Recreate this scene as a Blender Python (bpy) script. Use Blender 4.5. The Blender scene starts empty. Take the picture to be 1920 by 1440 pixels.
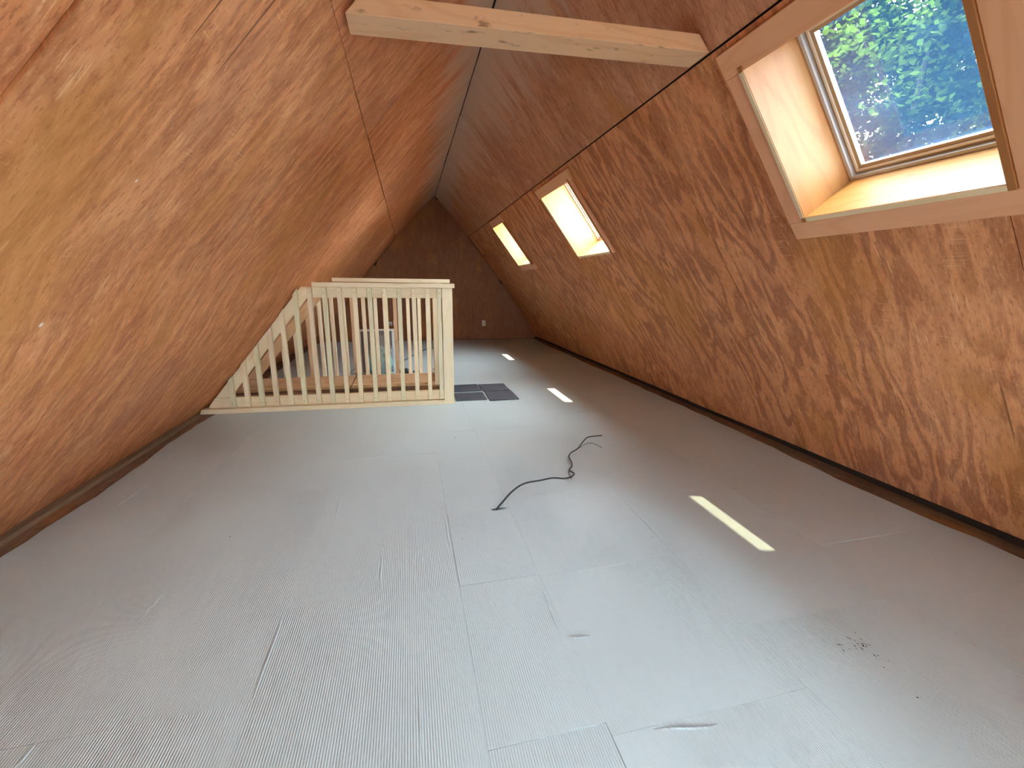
import bpy, bmesh, math, random
import numpy as np
from mathutils import Vector, Matrix
random.seed(7); rng = np.random.default_rng(7)
SC = bpy.context.scene
COL = SC.collection
R_ = math.radians

# ------------------------------------------------------------------ camera
FPX = 800.0
def cam_axes(vx=765, vy=530, roll=0.7):
    Y = np.array([vx - 960, vy - 720, FPX]); Y /= np.linalg.norm(Y)
    r = R_(roll); d0 = np.array([-math.sin(r), math.cos(r), 0.0])
    D = d0 + np.array([0, 0, -(d0 @ Y) / Y[2]]); D /= np.linalg.norm(D)
    Z = -D
    return np.cross(Y, Z), Y, Z
X_, Y_, Z_ = cam_axes()
right = Vector((X_[0], Y_[0], Z_[0])); up = -Vector((X_[1], Y_[1], Z_[1])); back = -Vector((X_[2], Y_[2], Z_[2]))
cam = bpy.data.cameras.new('camera'); co = bpy.data.objects.new('camera', cam); COL.objects.link(co)
m = Matrix((right, up, back)).transposed().to_4x4(); m.translation = (0, 0, 1.10)
co.matrix_world = m
cam.sensor_width = 36.0; cam.lens = FPX / 1920 * 36.0; cam.clip_start = 0.02; cam.clip_end = 200
SC.camera = co

# ------------------------------------------------------------------ world, sun, exposure
SKY = 27.0
SKYCOL = (0.84, 0.93, 1.0)
w = bpy.data.worlds.new('sky'); SC.world = w; w.use_nodes = True
bg = w.node_tree.nodes['Background']; bg.inputs[0].default_value = (*SKYCOL, 1); bg.inputs[1].default_value = SKY
sun = bpy.data.lights.new('sun', 'SUN'); sun.energy = 15.0; sun.angle = R_(0.6); sun.color = (1.0, 0.78, 0.44)
so = bpy.data.objects.new('sun', sun); COL.objects.link(so)
so.rotation_euler = Vector((-0.072, 0.20, -1.0)).to_track_quat('-Z', 'Y').to_euler()
SC.view_settings.view_transform = 'Standard'; SC.view_settings.look = 'None'
SC.view_settings.gamma = 1.0; SC.view_settings.use_curve_mapping = False
SC.view_settings.exposure = 1.2
SC.cycles.max_bounces = 10; SC.cycles.diffuse_bounces = 7; SC.cycles.transparent_max_bounces = 12
SC.cycles.sample_clamp_indirect = 8.0
SC.cycles.caustics_reflective = False; SC.cycles.caustics_refractive = False

# ------------------------------------------------------------------ helpers
def link(o, parent=None, label=None, cat=None, group=None, kind=None):
    if o.name not in COL.objects: COL.objects.link(o)
    if parent is not None: o.parent = parent
    if label: o['label'] = label
    if cat: o['category'] = cat
    if group: o['group'] = group
    if kind: o['kind'] = kind
    return o
def empty(name, loc=(0, 0, 0), **k):
    o = bpy.data.objects.new(name, None); o.empty_display_size = 0.05
    o.location = loc
    return link(o, None, **k)
def mesh_obj(name, verts, faces, mat, parent=None, uvs=None, smooth=False, bevel=0, **k):
    me = bpy.data.meshes.new(name)
    me.from_pydata([tuple(v) for v in verts], [], faces)
    if uvs is not None:
        ul = me.uv_layers.new(name='UVMap')
        i = 0
        for f in uvs:
            for uv in f: ul.data[i].uv = uv; i += 1
    bm = bmesh.new(); bm.from_mesh(me)
    bmesh.ops.recalc_face_normals(bm, faces=bm.faces)
    if bevel:
        bmesh.ops.bevel(bm, geom=bm.edges[:], offset=bevel, segments=1, affect='EDGES')
    bm.to_mesh(me); bm.free()
    if smooth: me.shade_smooth()
    me.materials.append(mat)
    o = bpy.data.objects.new(name, me)
    if parent is not None and parent.location.length > 0:
        me.transform(Matrix.Translation(-parent.location))
    return link(o, parent, **k)
BOXF = [(0, 1, 3, 2), (4, 6, 7, 5), (0, 4, 5, 1), (2, 3, 7, 6), (0, 2, 6, 4), (1, 5, 7, 3)]
def prism(name, c, mat, parent=None, grain=2, bevel=0.0015, **k):
    """c: 8 corners indexed i*4+j*2+l; grain = which index runs along the wood"""
    c = [np.array(v, float) for v in c]
    ax = {0: c[4] - c[0], 1: c[2] - c[0], 2: c[1] - c[0]}
    L = ax[grain] / np.linalg.norm(ax[grain])
    others = [a for i, a in ax.items() if i != grain]
    ou, ov = random.random() * 7, random.random() * 7
    uvs = []
    for f in BOXF:
        n = np.cross(c[f[1]] - c[f[0]], c[f[2]] - c[f[0]])
        o = min(others, key=lambda a: abs(n @ a) / (np.linalg.norm(a) + 1e-9)); o = o - (o @ L) * L; o = o / np.linalg.norm(o)
        q = 0.37 * (BOXF.index(f) // 2)
        uvs.append([(float((c[i] - c[0]) @ o) + ou + q, float((c[i] - c[0]) @ L) + ov) for i in f])
    return mesh_obj(name, c, BOXF, mat, parent, uvs, bevel=bevel, **k)
def box(name, a, b, mat, parent=None, grain=None, **k):
    c = [(x, y, z) for x in (a[0], b[0]) for y in (a[1], b[1]) for z in (a[2], b[2])]
    if grain is None: grain = int(np.argmax([abs(b[i] - a[i]) for i in range(3)]))
    return prism(name, c, mat, parent, grain, **k)
def catmull(pts, n=6):
    P = [np.array(p, float) for p in pts]; out = []
    for i in range(len(P) - 1):
        p0 = P[max(i - 1, 0)]; p1 = P[i]; p2 = P[i + 1]; p3 = P[min(i + 2, len(P) - 1)]
        for k in range(n):
            t = k / n
            out.append(0.5 * ((2 * p1) + (-p0 + p2) * t + (2 * p0 - 5 * p1 + 4 * p2 - p3) * t * t + (-p0 + 3 * p1 - 3 * p2 + p3) * t ** 3))
    out.append(P[-1]); return out
def tube(name, pts, r, mat, parent=None, n=8, sub=6, **k):
    P = catmull(pts, sub) if sub > 1 else [np.array(p, float) for p in pts]
    V, F = [], []
    for i, p in enumerate(P):
        t = P[min(i + 1, len(P) - 1)] - P[max(i - 1, 0)]; t /= np.linalg.norm(t) + 1e-9
        a = np.cross(t, (0, 0, 1.0))
        if np.linalg.norm(a) < 1e-3: a = np.cross(t, (1.0, 0, 0))
        a /= np.linalg.norm(a); b = np.cross(t, a)
        rr = r(i / (len(P) - 1)) if callable(r) else r
        for j in range(n):
            q = 2 * math.pi * j / n; V.append(p + rr * (math.cos(q) * a + math.sin(q) * b))
    for i in range(len(P) - 1):
        for j in range(n):
            F.append((i * n + j, i * n + (j + 1) % n, (i + 1) * n + (j + 1) % n, (i + 1) * n + j))
    F.append(tuple(range(n))[::-1]); F.append(tuple((len(P) - 1) * n + j for j in range(n)))
    return mesh_obj(name, V, F, mat, parent, smooth=True, **k)

# ------------------------------------------------------------------ node helpers
class G:
    def __init__(s, name):
        s.m = bpy.data.materials.new(name); s.m.use_nodes = True; s.t = s.m.node_tree
        s.b = s.t.nodes['Principled BSDF']; s.out = s.t.nodes['Material Output']
    def n(s, typ, ins=None, **pr):
        nd = s.t.nodes.new(typ)
        for k, v in pr.items(): setattr(nd, k, v)
        for k, v in (ins or {}).items(): s.set(nd.inputs[k], v)
        return nd
    def set(s, inp, v):
        if isinstance(v, bpy.types.NodeSocket): s.t.links.new(v, inp)
        elif isinstance(v, bpy.types.Node): s.t.links.new(v.outputs[0], inp)
        else: inp.default_value = v
    def math(s, op, a, b=0.0, c=None, clamp=False):
        ins = {0: a, 1: b}
        if c is not None: ins[2] = c
        return s.n('ShaderNodeMath', ins, operation=op, use_clamp=clamp).outputs[0]
    def mix(s, f, a, b, mode='MIX'):
        nd = s.n('ShaderNodeMix', data_type='RGBA', blend_type=mode)
        s.set(nd.inputs[0], f)
        for i, v in ((6, a), (7, b)):
            s.set(nd.inputs[i], (*v, 1) if isinstance(v, tuple) and len(v) == 3 else v)
        return nd.outputs[2]
    def ramp(s, f, lo, hi):
        return s.n('ShaderNodeMapRange', {0: f, 1: lo, 2: hi}, interpolation_type='SMOOTHSTEP').outputs[0]
    def noise(s, vec, scale=1.0, detail=3.0, rough=0.5):
        return s.n('ShaderNodeTexNoise', {'Vector': vec, 'Scale': scale, 'Detail': detail, 'Roughness': rough}).outputs[0]
    def uv(s):
        """u, v in metres, shifted by a number of the object's own"""
        u = s.n('ShaderNodeUVMap').outputs[0]
        r = s.n('ShaderNodeObjectInfo').outputs['Random']; s.rnd = r
        off = s.n('ShaderNodeCombineXYZ', {0: s.math('MULTIPLY', r, 37.0), 1: s.math('MULTIPLY', r, 61.0), 2: 0.0})
        s.rawuv = u
        return s.n('ShaderNodeVectorMath', {0: u, 1: off.outputs[0]}, operation='ADD').outputs[0]
    def scale(s, v, x, y, z=1.0):
        return s.n('ShaderNodeVectorMath', {0: v, 1: (x, y, z)}, operation='MULTIPLY').outputs[0]
    def bump(s, h, strength, dist):
        s.set(s.b.inputs['Normal'], s.n('ShaderNodeBump', {'Height': h, 'Strength': strength, 'Distance': dist}).outputs[0])

def plywood(name, dark, mid, light, ridge=0.0, fig=1.0, blot=1.0):
    g = G(name); v = g.uv()
    big = g.noise(g.scale(v, 1.3, 0.5), 1.0, 4, 0.55)
    warp = g.noise(g.scale(v, 2.8, 0.62), 1.0, 3.0, 0.55)
    brk = g.noise(g.scale(v, 26, 9), 1.0, 6, 0.72)
    rings = g.math('SINE', g.math('ADD', g.math('MULTIPLY', warp, 75.0), g.math('MULTIPLY', brk, 3.0)))
    fine = g.noise(g.scale(v, 95, 7.0), 1.0, 4, 0.65)
    streak = g.noise(g.scale(v, 17, 1.3), 1.0, 5, 0.68)
    mott = g.noise(g.scale(v, 15, 4.2), 1.0, 7, 0.74)
    band = g.ramp(g.math('ADD', rings, g.math('MULTIPLY', g.math('SUBTRACT', brk, 0.5), 2.8)), -0.6, 0.6)
    amount = g.ramp(g.noise(g.scale(v, 1.5, 0.8), 1.0, 2, 0.5), 0.18, 0.50)
    c = g.mix(g.ramp(big, 0.30, 0.68), mid, g.mix(0.45, mid, light))
    c = g.mix(g.math('MULTIPLY', g.math('MULTIPLY', g.math('SUBTRACT', 1.0, band), 0.62 * fig), amount), c, dark)
    c = g.mix(g.math('MULTIPLY', g.ramp(mott, 0.50, 0.66), 0.55 * blot), c, light)
    c = g.mix(g.math('MULTIPLY', g.ramp(mott, 0.50, 0.34), 0.55 * blot), c, dark)
    c = g.mix(g.math('MULTIPLY', g.ramp(streak, 0.54, 0.74), 0.40), c, light)
    c = g.mix(g.math('MULTIPLY', g.ramp(streak, 0.45, 0.26), 0.62), c, dark)
    c = g.mix(g.math('MULTIPLY', g.ramp(fine, 0.56, 0.75), 0.40), c, light)
    c = g.mix(g.math('MULTIPLY', g.ramp(fine, 0.45, 0.25), 0.45), c, dark)
    mot2 = g.noise(g.scale(v, 105, 24), 1.0, 5, 0.7)
    c = g.mix(g.math('MULTIPLY', g.ramp(mot2, 0.53, 0.66), 0.55), c, light)
    c = g.mix(g.math('MULTIPLY', g.ramp(mot2, 0.47, 0.35), 0.60), c, dark)
    pale = tuple(min(1, q * 1.35 + .08) for q in light)
    # pale sanding scuffs across the grain, pale scratches and dark cracks along it
    sc = g.noise(g.scale(v, 4, 190), 1.0, 2, 0.5)
    where = g.ramp(g.noise(g.scale(v, 9, 2.6), 1.0, 3, 0.6), 0.56, 0.68)
    c = g.mix(g.math('MULTIPLY', g.math('MULTIPLY', g.ramp(sc, 0.56, 0.70), where), 0.40), c, pale)
    sl = g.noise(g.scale(v, 120, 6), 1.0, 2, 0.5)
    c = g.mix(g.math('MULTIPLY', g.math('MULTIPLY', g.ramp(sl, 0.60, 0.70), g.ramp(mott, 0.48, 0.6)), 0.55), c, pale)
    ck = g.noise(g.scale(v, 55, 1.0), 1.0, 1, 0.4)
    c = g.mix(g.math('MULTIPLY', g.ramp(ck, 0.735, 0.77), 0.75), c, tuple(q * 0.4 for q in dark))
    hue = g.noise(g.scale(v, 1.7, 0.9), 1.0, 4, 0.62)
    c = g.mix(g.math('MULTIPLY', g.ramp(hue, 0.50, 0.68), 0.50), c, (0.55, 0.23, 0.045))
    c = g.mix(g.math('MULTIPLY', g.ramp(hue, 0.46, 0.26), 0.35), c, (0.36, 0.16, 0.115))
    if ridge:   # grey, bleached veneer next to the ridge
        sep = g.n('ShaderNodeSeparateXYZ', {0: g.rawuv})
        edge = g.math('ADD', sep.outputs[1], g.math('MULTIPLY', g.math('SUBTRACT', g.noise(g.scale(v, 6, 0.9), 1.0, 5, 0.68), 0.5), 1.3))
        c = g.mix(g.math('MULTIPLY', g.ramp(edge, 0.54, 0.04), ridge), c, (0.66, 0.475, 0.36))
    hh = g.n('ShaderNodeHueSaturation', {'Value': g.math('ADD', 0.95, g.math('MULTIPLY', g.rnd, 0.10)), 'Color': c})
    g.set(g.b.inputs['Base Color'], hh.outputs[0])
    g.b.inputs['Roughness'].default_value = 0.62; g.b.inputs['Specular IOR Level'].default_value = 0.25
    g.bump(g.math('ADD', g.math('MULTIPLY', band, 0.5), g.math('ADD', fine, mott)), 0.30, 0.004)
    return g.m

def pine(name, base, dark, knots=0.75, rough=0.55, vary=0.12, smudge=0.0):
    g = G(name); v = g.uv()
    warp = g.noise(g.scale(v, 5, 0.7), 1.0, 2, 0.5)
    rings = g.math('SINE', g.math('ADD', g.math('MULTIPLY', warp, 60.0), 0.0))
    fine = g.noise(g.scale(v, 130, 4.0), 1.0, 3, 0.6)
    c = g.mix(g.math('MULTIPLY', g.ramp(rings, 0.2, 1.0), 0.35), base, dark)
    c = g.mix(g.math('MULTIPLY', g.ramp(fine, 0.5, 0.72), 0.25), c, dark)
    vo = g.n('ShaderNodeTexVoronoi', {'Vector': g.scale(v, 9.0, 3.4), 'Scale': 1.0}, feature='F1')
    pick = g.n('ShaderNodeSeparateColor', {0: vo.outputs['Color']})
    k = g.math('MULTIPLY', g.ramp(vo.outputs['Distance'], 0.13, 0.05), g.ramp(pick.outputs[0], 0.72, 0.78))
    c = g.mix(g.math('MULTIPLY', k, knots), c, (0.13, 0.055, 0.02))
    hz = g.math('MULTIPLY', g.ramp(vo.outputs['Distance'], 0.34, 0.08), g.ramp(pick.outputs[0], 0.72, 0.78))
    c = g.mix(g.math('MULTIPLY', hz, 0.30 * min(1, knots * 1.3)), c, dark)
    if smudge:
        sm = g.ramp(g.noise(g.scale(v, 22, 9), 1.0, 3, 0.55), 0.60, 0.72)
        c = g.mix(g.math('MULTIPLY', sm, smudge), c, (0.22, 0.10, 0.04))
    hh = g.n('ShaderNodeHueSaturation', {'Hue': g.math('ADD', 0.488, g.math('MULTIPLY', g.rnd, 0.014)),
             'Saturation': 1.0, 'Value': g.math('ADD', 1.0 - vary / 2, g.math('MULTIPLY', g.rnd, vary)), 'Color': c})
    g.set(g.b.inputs['Base Color'], hh.outputs[0])
    g.b.inputs['Roughness'].default_value = rough; g.b.inputs['Specular IOR Level'].default_value = 0.3
    g.bump(fine, 0.15, 0.002)
    return g.m

def plain(name, col, rough=0.5, metal=0.0, mottling=0.0, mscale=20.0):
    g = G(name)
    if mottling:
        tc = g.n('ShaderNodeTexCoord').outputs['Object']
        f = g.noise(tc, mscale, 4, 0.6)
        g.set(g.b.inputs['Base Color'], g.mix(f, tuple(c * (1 - mottling) for c in col), tuple(min(1, c * (1 + mottling)) for c in col)))
    else: g.b.inputs['Base Color'].default_value = (*col, 1)
    g.b.inputs['Roughness'].default_value = rough; g.b.inputs['Metallic'].default_value = metal
    return g.m

M = {}
M['ply_left'] = plywood('plywood_left', (0.32, 0.095, 0.034), (0.68, 0.255, 0.095), (0.85, 0.43, 0.20), fig=0.6)
M['ply_left_top'] = plywood('plywood_left_ridge', (0.31, 0.095, 0.038), (0.63, 0.24, 0.10), (0.80, 0.42, 0.22), ridge=1.0, fig=0.5)
M['ply_right'] = plywood('plywood_right', (0.32, 0.108, 0.045), (0.68, 0.285, 0.125), (0.84, 0.43, 0.21), fig=1.15, blot=.7)
M['ply_right_top'] = plywood('plywood_right_ridge', (0.29, 0.11, 0.055), (0.57, 0.26, 0.135), (0.72, 0.41, 0.25), ridge=0.95, fig=.6)
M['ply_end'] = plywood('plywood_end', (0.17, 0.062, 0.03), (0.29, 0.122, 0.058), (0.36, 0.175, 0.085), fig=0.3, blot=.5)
M['shell'] = plain('dark_sheathing', (0.035, 0.02, 0.014), 0.9, 0, 0.4, 9)
M['pine'] = pine('new_pine', (0.90, 0.79, 0.53), (0.80, 0.64, 0.35))
M['pine_green'] = pine('treated_pine', (0.80, 0.75, 0.50), (0.67, 0.60, 0.33))
M['pine_tan'] = pine('tan_pine', (0.72, 0.50, 0.27), (0.50, 0.30, 0.13))
M['casing'] = pine('casing_pine', (0.84, 0.49, 0.27), (0.74, 0.38, 0.18), knots=0.35, vary=0.06)
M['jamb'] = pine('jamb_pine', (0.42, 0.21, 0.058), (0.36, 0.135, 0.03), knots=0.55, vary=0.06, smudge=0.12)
M['beam'] = pine('beam_pine', (0.92, 0.66, 0.38), (0.80, 0.48, 0.22), knots=0.8, vary=0.05, smudge=0.7)
M['deck'] = plywood('old_deck', (0.10, 0.055, 0.032), (0.22, 0.12, 0.07), (0.30, 0.18, 0.11), fig=0.5)
M['batten'] = pine('grey_batten', (0.24, 0.15, 0.09), (0.14, 0.08, 0.045), knots=0.6)

def underlay():
    g = G('underlay_paper'); v = g.uv()
    n1 = g.noise(g.scale(v, 2.2, 1.6), 1.0, 4, 0.55)
    n2 = g.noise(g.scale(v, 40, 30), 1.0, 4, 0.6)
    c = g.mix(n1, (0.485, 0.572, 0.580), (0.54, 0.632, 0.640))
    c = g.mix(g.math('MULTIPLY', g.ramp(n2, 0.45, 0.75), 0.25), c, (0.46, 0.525, 0.525))
    sp = g.n('ShaderNodeTexVoronoi', {'Vector': v, 'Scale': 7.0}, feature='F1')
    pk = g.n('ShaderNodeSeparateColor', {0: sp.outputs['Color']})
    k = g.math('MULTIPLY', g.ramp(sp.outputs['Distance'], 0.03, 0.018), g.ramp(pk.outputs[1], 0.80, 0.82))
    c = g.mix(g.math('MULTIPLY', k, 0.6), c, (0.12, 0.11, 0.10))
    g.set(g.b.inputs['Base Color'], c)
    sep = g.n('ShaderNodeSeparateXYZ', {0: g.rawuv})
    rib = g.math('SINE', g.math('MULTIPLY', sep.outputs[0], 2 * math.pi / 0.0068))
    where = g.ramp(g.noise(g.scale(v, 1.6, 0.9), 1.0, 3, 0.5), 0.38, 0.62)
    brk = g.noise(g.scale(v, 300, 28), 1.0, 2, 0.6)
    h = g.math('ADD', g.math('MULTIPLY', g.math('MULTIPLY', rib, where), 0.5), g.math('ADD', g.math('MULTIPLY', brk, 0.9), g.math('MULTIPLY', n2, 0.8)))
    g.bump(h, 0.65, 0.0016)
    g.b.inputs['Roughness'].default_value = 0.42; g.b.inputs['Specular IOR Level'].default_value = 0.45
    return g.m
M['underlay'] = underlay()
def slate():
    g = G('black_slate_tile'); v = g.n('ShaderNodeTexCoord').outputs['Object']
    n1 = g.noise(g.scale(v, 9, 26), 1.0, 5, 0.65)
    c = g.mix(g.ramp(n1, 0.40, 0.62), (0.035, 0.040, 0.055), (0.075, 0.085, 0.11))
    c = g.mix(g.math('MULTIPLY', g.ramp(g.noise(g.scale(v, 12, 40, 1), 1.3, 5, 0.7), 0.62, 0.72), 0.6), c, (0.30, 0.31, 0.34))
    g.set(g.b.inputs['Base Color'], c); g.b.inputs['Roughness'].default_value = 0.5
    g.bump(n1, 0.4, 0.004); return g.m
M['slate'] = slate()
M['black'] = plain('black_rubber', (0.018, 0.019, 0.020), 0.45)
M['darkfleck'] = plain('dark_fleck', (0.035, 0.04, 0.03), 0.7)
M['white'] = plain('white_paint', (0.80, 0.80, 0.78), 0.4)
M['outlet'] = plain('outlet_plastic', (0.70, 0.66, 0.58), 0.4)
M['grey'] = plain('grey_mesh', (0.24, 0.20, 0.20), 0.7, 0, 0.3, 30)
M['gasket'] = plain('grey_gasket', (0.60, 0.64, 0.70), 0.35)
M['sash'] = plain('bronze_sash', (0.40, 0.31, 0.21), 0.35)
M['bead'] = plain('cream_bead', (0.74, 0.70, 0.60), 0.4)
M['roof'] = plain('roof_covering', (0.10, 0.095, 0.09), 0.9, 0, 0.3, 6)
M['bark'] = plain('bark', (0.015, 0.012, 0.008), 0.9, 0, 0.4, 8)
M['gravel'] = plain('gravel_ground', (0.30, 0.275, 0.24), 0.95, 0, 0.4, 2)  # unseen ground, pale tone chosen to bounce light up into the room
M['nail'] = plain('nail_head', (0.12, 0.10, 0.09), 0.4, 0.6)
M['wood_chip'] = plain('bare_wood_chip', (0.75, 0.66, 0.50), 0.7)

def glass(name, tint, haze):
    g = G(name); v = g.n('ShaderNodeUVMap').outputs[0]
    tr = g.n('ShaderNodeBsdfTransparent', {0: (*tint, 1)})
    tl = g.n('ShaderNodeBsdfTranslucent', {0: (0.16, 0.45, 1.0, 1)})
    gl = g.n('ShaderNodeBsdfGlossy', {0: (1, 1, 1, 1), 'Roughness': 0.05})
    # grime film, its blue painted in for sky haze: denser along the edges of the pane (u, v run 0..1 over it)
    sep = g.n('ShaderNodeSeparateXYZ', {0: v})
    def edge(q): return g.math('MINIMUM', q, g.math('SUBTRACT', 1.0, q))
    e = g.math('MINIMUM', edge(sep.outputs[0]), edge(sep.outputs[1]))
    e = g.math('ADD', e, g.math('MULTIPLY', g.math('SUBTRACT', g.noise(g.scale(v, 6, 6), 1.0, 4, 0.6), 0.5), 0.05))
    film = g.math('ADD', g.math('MULTIPLY', g.ramp(e, 0.045, 0.0), haze * 2), haze)
    film = g.math('ADD', film, g.math('MULTIPLY', g.ramp(g.noise(g.scale(v, 2.5, 2.5), 1.0, 3, 0.6), 0.45, 0.75), haze * .5))
    a = g.n('ShaderNodeMixShader', {0: film, 1: tr.outputs[0], 2: tl.outputs[0]})
    fr = g.n('ShaderNodeFresnel', {0: 1.45})
    b = g.n('ShaderNodeMixShader', {0: g.math('MULTIPLY', fr, 0.7), 1: a.outputs[0], 2: gl.outputs[0]})
    g.t.links.new(b.outputs[0], g.out.inputs[0]); return g.m
M['glass'] = glass('clear_glass', (.93, .96, .97), 0.006)
M['glass_tint'] = glass('blue_tinted_hazy_glass', (.44, .51, .57), 0.009)  # tint added to dim the bright trees seen through the near pane
def leafmat(name, a, b):
    g = G(name)
    r = g.noise(g.n('ShaderNodeTexCoord').outputs['Object'], 0.9, 3, 0.6)
    c = g.mix(g.ramp(r, 0.50, 0.60), a, b)  # sunlit clumps and darker ones between are put into the leaf colour
    d = g.n('ShaderNodeBsdfDiffuse', {0: c}); t = g.n('ShaderNodeBsdfTranslucent', {0: c})
    mx = g.n('ShaderNodeMixShader', {0: 0.4, 1: d.outputs[0], 2: t.outputs[0]})
    g.t.links.new(mx.outputs[0], g.out.inputs[0]); return g.m
M['leaf'] = leafmat('leaf_green', (0.0025, 0.010, 0.005), (0.045, 0.080, 0.008))
M['leaf_dark'] = leafmat('leaf_deep_green', (0.001, 0.005, 0.005), (0.003, 0.010, 0.005))

# ------------------------------------------------------------------ roof section (profile in x, z; s runs from the ridge down)
RP = [(.55, 2.67), (1.16, 1.965), (1.54, 1.475), (1.87, 1.05), (2.25, .52), (2.55, 0.), (2.66, -.21)]
LP = [(.55, 2.67), (.16, 2.29), (-.186, 1.9), (-.83, 1.15), (-1.06, .82), (-1.33, .49), (-1.53, .26), (-1.77, 0.), (-1.93, -.17)]
class Prof:
    def __init__(s, P, sign):
        s.P = np.array(P); s.sign = sign
        s.S = np.concatenate([[0], np.cumsum(np.hypot(*np.diff(s.P, axis=0).T))])
    def pt(s, q):
        return np.array([np.interp(q, s.S, s.P[:, 0]), np.interp(q, s.S, s.P[:, 1])])
    def nrm(s, q):
        a = s.pt(max(q - .12, 0)); b = s.pt(min(q + .12, s.S[-1])); t = (b - a) / np.linalg.norm(b - a)
        return np.array([-t[1], t[0]]) * s.sign
    def __call__(s, q, y, d=0.0):
        p = s.pt(q) + s.nrm(q) * d
        return np.array([p[0], y, p[1]])
PR = Prof(RP, 1); PL = Prof(LP, -1)
SR0 = PR.S[5]; SL0 = PL.S[7]      # s where each slope meets the floor
Y0, Y1 = -1.3, 8.56

def frange(a, b, st):
    n = max(1, int(math.ceil((b - a) / st - 1e-6))); return [a + (b - a) * i / n for i in range(n + 1)]
def merge(vals):
    v = sorted(vals); out = [v[0]]
    for q in v[1:]:
        if q - out[-1] > 1e-5: out.append(q)
    return out
def slope_sheet(name, pf, s0, s1, y0, y1, d0, d1, mat, parent=None, holes=(), wav=None, ds=0.1, dy=0.3, **k):
    hs = [h for h in holes if h[0] < s1 and h[1] > s0 and h[2] < y1 and h[3] > y0]
    ss = merge(frange(s0, s1, ds) + [min(max(q, s0), s1) for h in hs for q in h[:2]])
    ys = merge(frange(y0, y1, dy) + [min(max(q, y0), y1) for h in hs for q in h[2:]])
    V, F, U = [], [], []; ns, ny = len(ss), len(ys)
    for lay in (0, 1):
        for s in ss:
            for y in ys:
                o = wav(s, y) if wav else 0
                V.append(pf(s, y, (d0 + o) if lay == 0 else (d1 + o)))
    idx = lambda l, i, j: (l * ns + i) * ny + j
    def solid(i, j):
        if not (0 <= i < ns - 1 and 0 <= j < ny - 1): return False
        s = (ss[i] + ss[i + 1]) / 2; y = (ys[j] + ys[j + 1]) / 2
        return not any(h[0] < s < h[1] and h[2] < y < h[3] for h in hs)
    def add(q):
        F.append(tuple(idx(*a) for a in q)); U.append([(ys[a[2]], ss[a[1]] + .012 * a[0]) for a in q])
    for i in range(ns - 1):
        for j in range(ny - 1):
            if not solid(i, j): continue
            add([(0, i, j), (0, i + 1, j), (0, i + 1, j + 1), (0, i, j + 1)])
            add([(1, i, j), (1, i, j + 1), (1, i + 1, j + 1), (1, i + 1, j)])
            if not solid(i - 1, j): add([(0, i, j), (0, i, j + 1), (1, i, j + 1), (1, i, j)])
            if not solid(i + 1, j): add([(0, i + 1, j), (1, i + 1, j), (1, i + 1, j + 1), (0, i + 1, j + 1)])
            if not solid(i, j - 1): add([(0, i, j), (1, i, j), (1, i + 1, j), (0, i + 1, j)])
            if not solid(i, j + 1): add([(0, i, j + 1), (0, i + 1, j + 1), (1, i + 1, j + 1), (1, i, j + 1)])
    return mesh_obj(name, V, F, mat, parent, U, **k)
def sbox(name, pf, s0, s1, y0, y1, d0, d1, mat, parent=None, grain='y', **k):
    c = [pf(s, y, d) for d in (d0, d1) for s in (s0, s1) for y in (y0, y1)]
    return prism(name, c, mat, parent, 2 if grain == 'y' else 1, **k)

# skylight openings (clear size): s0, s1, y0, y1
SKY_OPEN = [(1.047, 1.658, .906, 1.525), (1.049, 1.675, 3.325, 3.988), (1.042, 1.67, 5.68, 6.31)]
HO = [(a - .02, b + .02, c - .02, d + .02) for a, b, c, d in SKY_OPEN]

# ------------------------------------------------------------------ walls (the two roof slopes)
wr = slope_sheet('wall_right', PR, 0.0, PR.S[-1], Y0, Y1 + .15, .03, .22, M['shell'], None, HO, ds=.2, dy=2, kind='structure')
wl = slope_sheet('wall_left', PL, 0.0, PL.S[-1], Y0, Y1 + .15, .03, .22, M['shell'], None, (), ds=.2, dy=2, kind='structure')
def wavf(ph, amp):
    return lambda s, y: amp * (math.sin(2.1 * y + ph + 1.3 * s) + .6 * math.sin(4.7 * y - 2 * ph + 2.2 * s)) * .5
mesh_obj('trim_2', [(.55 + dx, y, z) for y in (Y0, Y1 + .15) for dx, z in ((-.30, 2.42), (0, 2.70), (.30, 2.40), (.34, 2.62), (0, 2.98), (-.34, 2.64))],
         [(0, 1, 7, 6), (1, 2, 8, 7), (2, 3, 9, 8), (3, 4, 10, 9), (4, 5, 11, 10), (5, 0, 6, 11), (0, 5, 4, 1), (1, 4, 3, 2), (6, 7, 10, 11), (7, 8, 9, 10)], M['shell'], None, kind='structure')
SEAM_R, SEAM_L = 0.932, 1.064
def panels(pf, parent, rows, mat_of):
    n = 0
    for (s0, s1, edges, shift) in rows:
        for a, b in zip(edges, edges[1:]):
            n += 1
            rd = random.Random(n * 13 + len(edges))
            j = rd.uniform(0.001, 0.005)
            slope_sheet('plywood_panel', pf, s0, s1, a + .0015, b - .0015, j, j + .012, mat_of(s0), parent,
                        HO if pf is PR else (), wavf(rd.uniform(0, 6), 0.004), ds=.1, dy=.2)
er = [Y0, -.29, .93, 2.15, 3.37, 4.59, 5.81, 7.03, Y1]
el = [Y0, -.265, .955, 2.175, 3.395, 4.615, 5.835, 7.055, Y1]
panels(PR, wr, [(.004, SEAM_R - .004, er, 0), (SEAM_R + .004, SR0 - .06, er, 0)], lambda s: M['ply_right_top'] if s < .5 else M['ply_right'])
el2 = [Y0, -.87, .35, 1.57, 2.79, 4.01, 5.23, 6.45, 7.67, Y1]
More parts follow.
